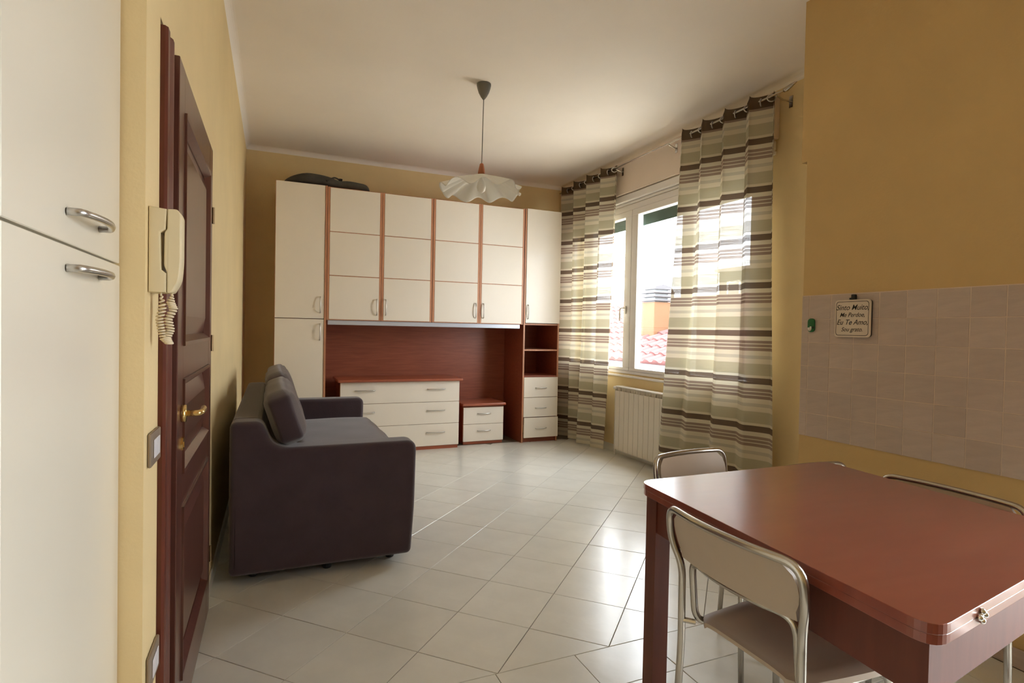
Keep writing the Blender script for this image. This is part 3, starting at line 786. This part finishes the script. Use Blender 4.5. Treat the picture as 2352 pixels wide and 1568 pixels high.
def apr(p, q, th=.02):
    p, q = Vector(p), Vector(q); d = (q-p).normalized(); nn = Vector((-d.y, d.x))
    if nn.dot(-p) < 0: nn = -nn
    p2, q2 = p+d*.055+nn*.006, q-d*.055+nn*.006
    return prism(bmesh.new(), [tuple(p2), tuple(q2), tuple(q2+nn*th), tuple(p2+nn*th)], 'z', .575, .694)
for i in range(4): obj('apron', apr(iq[i], iq[(i+1) % 4]), M['table_leg'], t)
iq2 = inset(quad, .022+.06)
for i in range(4):
    p = Vector(iq[i]); dp = (Vector(iq[i-1])-p).normalized()*.06; dn = (Vector(iq[(i+1) % 4])-p).normalized()*.06
    obj('leg', prism(bmesh.new(), [tuple(p), tuple(p+dn), tuple(p+dn+dp), tuple(p+dp)], 'z', .001, .694, bev=.002, seg=1), M['table_leg'], t)
bm = bmesh.new()
e0, e1 = Vector(quad[1]), Vector(quad[2]); dd = (e1-e0).normalized(); nn = Vector((dd.y, -dd.x)); pc = e0+dd*.185
for dz, ds in ((.012, 0), (-.012, 0), (0, .012), (0, -.012)):
    q = pc+dd*ds+nn*.003
    bmesh.ops.create_uvsphere(bm, u_segments=10, v_segments=8, radius=.0065, matrix=Matrix.Translation((q.x, q.y, .7145+dz*.75)))
box(bm, pc.x-.006, pc.x+.006, pc.y-.005, pc.y+.002, .708, .721, bev=.002)
tag(obj('leaf_catch', bm, M['chrome'], t, smooth=True), 'small chrome catch on the edge')

# ---------------------------------------------------------------- chairs
def chair(label, loc, rz, k=1.0, first=None):
    """local: back at y=0, seat towards +y"""
    t = thing('dining_chair', label, 'chair', loc, rz, group='taupe metal-framed dining chairs')
    if first is not None:
        for ch in first.children:
            c = ch.copy(); COL.objects.link(c); c.parent = t
            for g_ in ch.children: d = g_.copy(); COL.objects.link(d); d.parent = c
        t.scale = (1, 1, k)
        return t
    Hc = .755; wt, wb = .222, .197
    def bowp(x, y): return y-.028*(1-(x/wt)**2)
    top = [(-wb, -.018, .002), (-wb, .003, .36), (-wb, .0, .59), (-wt, -.022, .66), (-wt+.002, -.034, Hc)]
    arc = [(x, bowp(x, -.034), Hc) for x in (-.10, 0, .10)]
    full = top+arc+[(-x, y, z) for x, y, z in top[::-1]]
    rads = [0, .05, .04, .04, .055, .04, .04, .04, .055, .04, .04, .05, 0]
    obj('back_frame', tube(bmesh.new(), fillet(full, rads, 7), .0105, 12), M['tube'], t, smooth=True)
    iw = .172
    inner = [(-iw, .36, .002), (-iw, .345, .425), (-iw, .03, .425), (-iw, .012, .612), (-.08, -.012, .612), (0, -.018, .612), (.08, -.012, .612), (iw, .012, .612), (iw, .03, .425), (iw, .345, .425), (iw, .36, .002)]
    obj('seat_frame', tube(bmesh.new(), fillet(inner, [0, .06, .055, .05, .03, .03, .03, .05, .055, .06, 0], 7), .0100, 12), M['tube'], t, smooth=True)
    for z in (.30,):
        for s in (-1, 1): pass
    obj('stretcher', tube(bmesh.new(), [(-wb, .0, .432), (-iw+.004, .028, .432)], .008, 8), M['tube'], t)
    obj('stretcher', tube(bmesh.new(), [(wb, .0, .432), (iw-.004, .028, .432)], .008, 8), M['tube'], t)
    obj('stretcher', tube(bmesh.new(), [(-iw, .30, .425), (iw, .30, .425)], .008, 8), M['tube'], t)
    # backrest panel
    bm = bmesh.new(); NX, NZ = 18, 6; fr, bk_ = [], []
    for j in range(NZ+1):
        s = j/NZ; rf, rb = [], []
        z = .616+(.748-.616)*s
        hw = (wb-.004)+(wt-.012-wb+.004)*min(1, s*1.6) if s < .99 else wt-.03
        hw = [.190, .190, .200, .204, .203, .196, .172][j]
        for i in range(NX+1):
            x = -hw+2*hw*i/NX
            y = bowp(x, 0.0-.034*s)+.004
            rf.append(bm.verts.new((x, y+.008, z))); rb.append(bm.verts.new((x, y-.004, z)))
        fr.append(rf); bk_.append(rb)
    for j in range(NZ):
        for i in range(NX):
            bm.faces.new((fr[j][i], fr[j][i+1], fr[j+1][i+1], fr[j+1][i])); bm.faces.new((bk_[j][i], bk_[j+1][i], bk_[j+1][i+1], bk_[j][i+1]))
        bm.faces.new((fr[j][0], fr[j+1][0], bk_[j+1][0], bk_[j][0])); bm.faces.new((fr[j][NX], bk_[j][NX], bk_[j+1][NX], fr[j+1][NX]))
    for i in range(NX):
        bm.faces.new((fr[0][i], bk_[0][i], bk_[0][i+1], fr[0][i+1])); bm.faces.new((fr[NZ][i], fr[NZ][i+1], bk_[NZ][i+1], bk_[NZ][i]))
    obj('backrest', bm, M['chairp'], t, smooth=True, angle=50)
    # moulded seat: dished with raised rim and falling front lip
    bm = bmesh.new(); NX, NY = 26, 26; up, lo = [], []
    for j in range(NY+1):
        v = j/NY; ru, rl = [], []
        y = .03+.375*v
        hw = .165+.03*math.sin(PI*min(1, v*1.1)*.5)
        for c_, lim in ((v, .1), (1-v, .1)):
            if c_ < lim: hw -= .03*(1-c_/lim)**2
        for i in range(NX+1):
            q = -1+2*i/NX; x = q*hw
            dish = .016*max(0, 1-(abs(q)/.8)**4)*max(0, 1-(abs(v-.45)/.42)**4)
            z = .452-dish-.02*max(0, (v-.8)/.2)**2-.006*abs(q)**6
            ru.append(bm.verts.new((x, y, z))); rl.append(bm.verts.new((x, y, z-.01-.006*(1 if abs(q) > .95 else 0))))
        up.append(ru); lo.append(rl)
    for j in range(NY):
        for i in range(NX):
            bm.faces.new((up[j][i], up[j][i+1], up[j+1][i+1], up[j+1][i])); bm.faces.new((lo[j][i], lo[j+1][i], lo[j+1][i+1], lo[j][i+1]))
        bm.faces.new((up[j][0], up[j+1][0], lo[j+1][0], lo[j][0])); bm.faces.new((up[j][NX], lo[j][NX], lo[j+1][NX], up[j+1][NX]))
    for i in range(NX):
        bm.faces.new((up[0][i], lo[0][i], lo[0][i+1], up[0][i+1])); bm.faces.new((up[NY][i], up[NY][i+1], lo[NY][i+1], lo[NY][i]))
    obj('seat', bm, M['chairp'], t, smooth=True, angle=60)
    for sx_, yy in ((-wb, -.018), (wb, -.018), (-iw, .36), (iw, .36)):
        obj('foot_cap', lathe(bmesh.new(), [(.0125, .0005), (.0135, .006), (.012, .022)], sx_, yy, 10), M['black'], t)
    return t
c1 = chair('nearest taupe chair, fully in view, pushed in on the left of the table', (1.085, 1.065, 0), math.radians(-90))
chair('taupe chair at the far side of the table, its back towards the window', (1.60, 1.79, 0), math.radians(186), first=c1).scale = (.9, 1, 1)
chair('taupe chair between table and kitchen wall, only its long top edge showing', (2.085, 1.15, 0), math.radians(90), k=.975, first=c1)
chair('taupe chair at the far right table corner, only a sliver of backrest showing', (2.015, 1.575, 0), math.radians(180), k=.948, first=c1)

# ---------------------------------------------------------------- tall kitchen cabinets at the left edge
def tall(y0, y1, label):
    c = (-.6, (y0+y1)/2); t = thing('tall_cabinet', label, 'cabinet', (*c, 0), group='tall ivory kitchen cabinets')
    obj('carcass', L(B(-.92, -.333, y0, y1, .1, 2.35), *c), M['cream_k'], t)
    obj('plinth', L(B(-.9, -.37, y0+.002, y1-.002, .0, .099), *c), M['cream_k'], t)
    for z0, z1, hz_ in ((.105, 1.375, 1.338), (1.379, 2.35, 1.43)):
        d = obj('cupboard_door', L(B(-.332, -.312, y0+.002, y1-.0015-(.004 if z1 > 2 else 0), z0, z1, bev=.0015), *c), M['cream_k'], t)
        obj('handle', L(bow(.185, .034, r=.0065, axis='y', out=(1, 0, 0), cen=(-.311, y1-.255, hz_), n=12), *c), M['nickel'], d, smooth=True)
tall(.887, 1.473, 'tall ivory kitchen cabinet with two metal bow handles at the left edge')
tall(.298, .885, 'tall ivory kitchen cabinet beside the first, mostly outside the picture')

# ---------------------------------------------------------------- intercom, switches
t = thing('intercom_handset', 'ivory wall intercom with handset and coiled cord beside the dark door', 'intercom', (XL, 1.545, 0))
def prof_y(pts, y0, y1, bev): return prism(bmesh.new(), pts, 'y', y0, y1, bev=bev, seg=2)
y0, y1 = -.04, .04
obj('wall_base', prof_y([(.001, 1.322), (.036, 1.322), (.036, 1.367), (.026, 1.375), (.024, 1.46), (.034, 1.468), (.036, 1.515), (.001, 1.519)], y0, y1, .004), M['phone'], t, angle=40)
obj('handset', prof_y(round_poly([(.0372, 1.322), (.046, 1.322), (.060, 1.35), (.064, 1.39), (.064, 1.505), (.058, 1.517), (.0372, 1.516), (.0372, 1.47), (.032, 1.462), (.031, 1.385), (.0372, 1.37)], [.002, .006, .01, .02, .006, .006, .002, .002, .004, .004, .002], 4), y0+.006, y1-.006, .002), M['phone'], t, angle=40)
bm = bmesh.new(); pts = []
ctrl = [(.045, 1.322), (.042, 1.30), (.048, 1.285), (.037, 1.26), (.042, 1.235), (.034, 1.215), (.040, 1.203), (.030, 1.213), (.024, 1.235), (.020, 1.26), (.026, 1.29), (.022, 1.322)]
NTn = 40
for q in range(NTn*12+1):
    s = q/(NTn*12)*(len(ctrl)-1); k = min(int(s), len(ctrl)-2); f = s-k
    cx_ = ctrl[k][0]*(1-f)+ctrl[k+1][0]*f; cz_ = ctrl[k][1]*(1-f)+ctrl[k+1][1]*f
    fade = min(1, s, (len(ctrl)-1-s)); a = 2*PI*q/12
    pts.append((cx_+.0075*fade*math.cos(a), -.01+.0075*fade*math.sin(a), cz_))
obj('coiled_cord', tube(bm, pts, .0023, 6), M['cord'], t, smooth=True)
def plate(name, label, y, z, cat):
    t = thing(name, label, cat, (XL, y, z))
    obj('cover_plate', B(.0005, .009, -.06, .06, -.04, .04, bev=.004, seg=2), M['plate'], t, angle=40)
    for k in range(3): obj('rocker' if cat == 'switch' else 'socket_insert', B(.0091, .0115, -.034+.0235*k, -.0125+.0235*k, -.022, .022, bev=.001), M['button'], t)
plate('light_switch', 'pewter light switch plate with white rockers beside the door, at hip height', 1.572, .953, 'switch')
plate('wall_socket', 'pewter socket plate low on the wall beside the door', 1.574, .425, 'socket')

# ---------------------------------------------------------------- sign and hook on the tiles
sx = XK-.0092
t = thing('wall_sign', 'small square ceramic sign with handwritten words hanging on the tiles', 'sign', (sx, 1.861, 1.342))
def rr(w_, h_, r_): return round_poly([(-w_, -h_), (w_, -h_), (w_, h_), (-w_, h_)], r_, 6)
obj('plaque', prism(bmesh.new(), rr(.092, .092, .018), 'x', -.017, -.009, bev=.0015), M['signm'], t)
obj('backing', prism(bmesh.new(), rr(.090, .090, .018), 'x', -.0085, .0005), M['black'], t)
bm = bmesh.new(); o1, i1 = rr(.084, .084, .016), rr(.0815, .0815, .0145)
va = [bm.verts.new((-.0174, *p)) for p in o1]; vb = [bm.verts.new((-.0174, *p)) for p in i1]
for i in range(len(o1)): bm.faces.new((va[i], va[(i+1) % len(o1)], vb[(i+1) % len(o1)], vb[i]))
obj('border_line', bm, M['ink'], t)
for txt, z, sz in (('Sinto Muito,', .042, .037), ('Me Perdoe,', .008, .030), ('Eu Te Amo,', -.030, .036), ('Sou grato.', -.063, .029)):
    cu = bpy.data.curves.new('lettering', 'FONT'); cu.body = txt; cu.size = sz; cu.align_x = 'CENTER'; cu.shear = .35; cu.extrude = .0002; cu.offset = .0001
    to = bpy.data.objects.new('lettering', cu); COL.objects.link(to)
    dg = bpy.context.evaluated_depsgraph_get(); me = bpy.data.meshes.new_from_object(to.evaluated_get(dg))
    bpy.data.objects.remove(to); me.materials.clear(); me.materials.append(M['ink'])
    # text plane (x right, y up) -> facing -X : right = -Y, up = Z
    for v in me.vertices: x_, y_, z_ = v.co; v.co = (-.0174-z_, -x_*.92, y_+z)
    o = bpy.data.objects.new('lettering', me); COL.objects.link(o); o.parent = t
bm = B(-.014, -.001, -.012, .012, .085, .118, bev=.003); box(bm, -.016, -.010, -.004, .018, .093, .102, bev=.001)
tag(obj('clip', bm, M['black'], t), 'black clip it hangs from')
t = thing('wall_hook', 'small oval green plastic hook stuck on the tiles left of the sign', 'hook', (sx, 2.094, 1.309))
obj('hook_base', prism(bmesh.new(), round_poly([(-.021, -.036), (.021, -.036), (.021, .036), (-.021, .036)], .0205, 8), 'x', -.009, .0005, bev=.003), M['greenp'], t, angle=40)
obj('hook_prong', tube(bmesh.new(), fillet([(-.008, 0, -.006), (-.01, 0, -.024), (-.022, 0, -.026), (-.024, 0, -.012)], .006), .005, 8), M['white'], t, smooth=True)
obj('hook_hole', B(-.0098, -.0088, -.018, -.010, -.018, -.006), M['black'], t)

# ---------------------------------------------------------------- outside: roof, chimney, aerials, far houses
EX, EZ, RX2, RZ2 = 6.3, .72, 10.0, 2.12
ang = math.atan2(RZ2-EZ, RX2-EX); Ls = math.hypot(RZ2-EZ, RX2-EX)
t = thing('tiled_roof', 'red terracotta tiled roof of the house opposite the window', 'roof', (EX, 10, EZ))
pr = bmesh.new(); prism(pr, [(0, -.05), (RX2-EX, RZ2-EZ-.05), (RX2-EX+3, EZ-.05-.3), (RX2-EX+3, -4), (.3, -4), (.3, -.25), (0, -.22)], 'y', -8, 12)
obj('house_walls', pr, M['house'], t)
obj('gutter', prism(bmesh.new(), [(-.14, -.02), (-.14, -.12), (-.03, -.16), (0, -.12), (0, -.05)], 'y', -8, 12), M['concrete'], t)
tw, tl = .27, .36
tb = bmesh.new(); n = 8
fr = [[tb.verts.new((xx, -tw/2+tw*i/n, (.048*math.sin(PI*min(1, (i/n)*1.45)) if i/n < .69 else 0)+zz)) for i in range(n+1)] for xx, zz in ((0, .045), (tl*1.05, .012))]
lo = [tb.verts.new((0, -tw/2+tw*i/n, .0)) for i in range(n+1)]
for i in range(n): tb.faces.new((fr[0][i], fr[1][i], fr[1][i+1], fr[0][i+1])); tb.faces.new((lo[i], fr[0][i], fr[0][i+1], lo[i+1]))
tme = bpy.data.meshes.new('roof_tile'); bmesh.ops.recalc_face_normals(tb, faces=tb.faces); tb.to_mesh(tme); tme.materials.append(M['roof'])
cells = []
nr = int(Ls/tl)+1
for i in range(nr):
    for j in range(int(11.5/tw)):
        x = i*tl; y = -5.3+j*tw
        wx, wy = EX+x*math.cos(ang), 10+y
        az = math.degrees(math.atan2(wx, wy))
        if 31 < az < 49: cells.append((wx**2+wy**2, x, y))
cells.sort()
for k, (_, x, y) in enumerate(cells[:295]):
    o = bpy.data.objects.new('roof_tile', tme); COL.objects.link(o); o.parent = t
    o.location = (x*math.cos(ang), y, x*math.sin(ang)-.03); o.rotation_euler = (random.uniform(-.02, .02), -ang+random.uniform(-.015, .015), random.uniform(-.02, .02))
bm = bmesh.new()
for _, x, y in cells[295:]:
    mt = Matrix.Translation((x*math.cos(ang), y, x*math.sin(ang)-.03)) @ Matrix.Rotation(-ang, 4, 'Y')
    b2 = tb.copy(); bmesh.ops.transform(b2, matrix=mt, verts=b2.verts); tmp = bpy.data.meshes.new('x'); b2.to_mesh(tmp); bm.from_mesh(tmp); b2.free(); bpy.data.meshes.remove(tmp)
if len(bm.verts): tag(obj('distant_roof_tiles', bm, M['roof'], t), kind='stuff')
tb.free()
obj('ridge', tube(bmesh.new(), [(RX2-EX, -7, RZ2-EZ), (RX2-EX, 12, RZ2-EZ)], .11, 10), M['roof'], t)
# chimney
CX, CY = 7.75, 10.12
t = thing('chimney', 'orange rendered chimney with a louvred grey cap on the tiled roof', 'chimney', (CX, CY, .95))
obj('stack', B(-.22, .22, -.27, .19, 0, .98, bev=.01), M['orange'], t)
for k in range(3):
    z = 1.0+.085*k
    obj('cap_plate', prism(bmesh.new(), [(-.27, -.32), (.27, -.32), (.27, .24), (-.27, .24)], 'z', z, z+.035, bev=.01, seg=1), M['concrete'], t)
obj('cap_core', B(-.17, .17, -.22, .14, .98, 1.26), M['dglass'], t)
obj('cap_lid', prism(bmesh.new(), [(-.24, 1.255), (.24, 1.255), (.2, 1.32), (0, 1.36), (-.2, 1.32)], 'y', -.29, .21), M['concrete'], t)
# satellite dish
bm = bmesh.new(); lathe(bm, [(.02, 0), (.15, .02), (.26, .07), (.31, .12)], 0, 0, 24, cap=False)
bmesh.ops.rotate(bm, verts=bm.verts, cent=(0, 0, 0), matrix=Matrix.Rotation(math.radians(-70), 3, 'Y'))
t = thing('satellite_dish', 'grey satellite dish behind the orange chimney', 'dish', (8.7, 10.85, 2.0))
obj('dish', bm, M['antenna'], t, smooth=True); obj('arm', tube(bmesh.new(), [(0, 0, 0), (.05, 0, -.55)], .02, 6), M['antenna'], t)
def aerial(label, x, y, z0, z1, bars, elems):
    t = thing('rooftop_aerial', label, 'aerial', (x, y, z0))
    obj('mast', tube(bmesh.new(), [(0, 0, 0), (0, 0, z1-z0)], .018, 6), M['antenna'], t)
    for zb, a, b in bars: obj('boom', tube(bmesh.new(), [(.3*a, a, zb-z0), (.3*b, b, zb-z0+.03)], .012, 6), M['antenna'], t)
    for zb, yy, hh in elems: obj('rod', tube(bmesh.new(), [(.3*yy, yy, zb-z0-hh), (.3*yy, yy, zb-z0+hh)], .009, 6), M['antenna'], t)
aerial('tall thin rooftop aerial rising behind the orange chimney', 9.2, 12.05, 2.0, 3.72, [(3.7, 0, -.9), (2.98, 0, -.8)], [(2.98, -.35, .06)])
aerial('short cross-shaped rooftop aerial left of the tall one', 9.3, 12.75, 2.0, 2.86, [(2.80, .35, -.8)], [(2.80, .0, .28), (2.82, -.45, .12)])
# far houses behind the right curtain
def house(label, x, y0, y1, z0, z1, dx, nw, rows_, m):
    t = thing('far_house', label, 'house', (x, y0, z0))
    obj('wall', B(0, dx, 0, y1-y0, 0, z1-z0), m, t)
    obj('cornice', B(-.25, dx+.2, -.2, y1-y0+.2, z1-z0, z1-z0+.18), M['concrete'], t)
    for r in range(rows_):
        for k in range(nw):
            yy = (y1-y0)*(k+.5)/nw; zz = (z1-z0)*(r+.5)/rows_
            f = obj('window_surround', B(-.05, -.001, yy-.55, yy+.55, zz-.75, zz+.75), M['white'], t)
            obj('pane', B(-.06, -.051, yy-.42, yy+.42, zz-.62, zz+.62), M['dglass'], f)
house('pale multi-storey house far behind the right curtain', 26, 15, 27.5, -3, 5.2, 8, 5, 3, M['facade'])
house('long low pale house farther off beyond the tiled roof', 34, 29, 47, -3, 4.2, 8, 5, 2, M['facade'])
gr = struct('ground_outside', B(3.7, 60, -20, 60, -9.2, -9), M['house'])
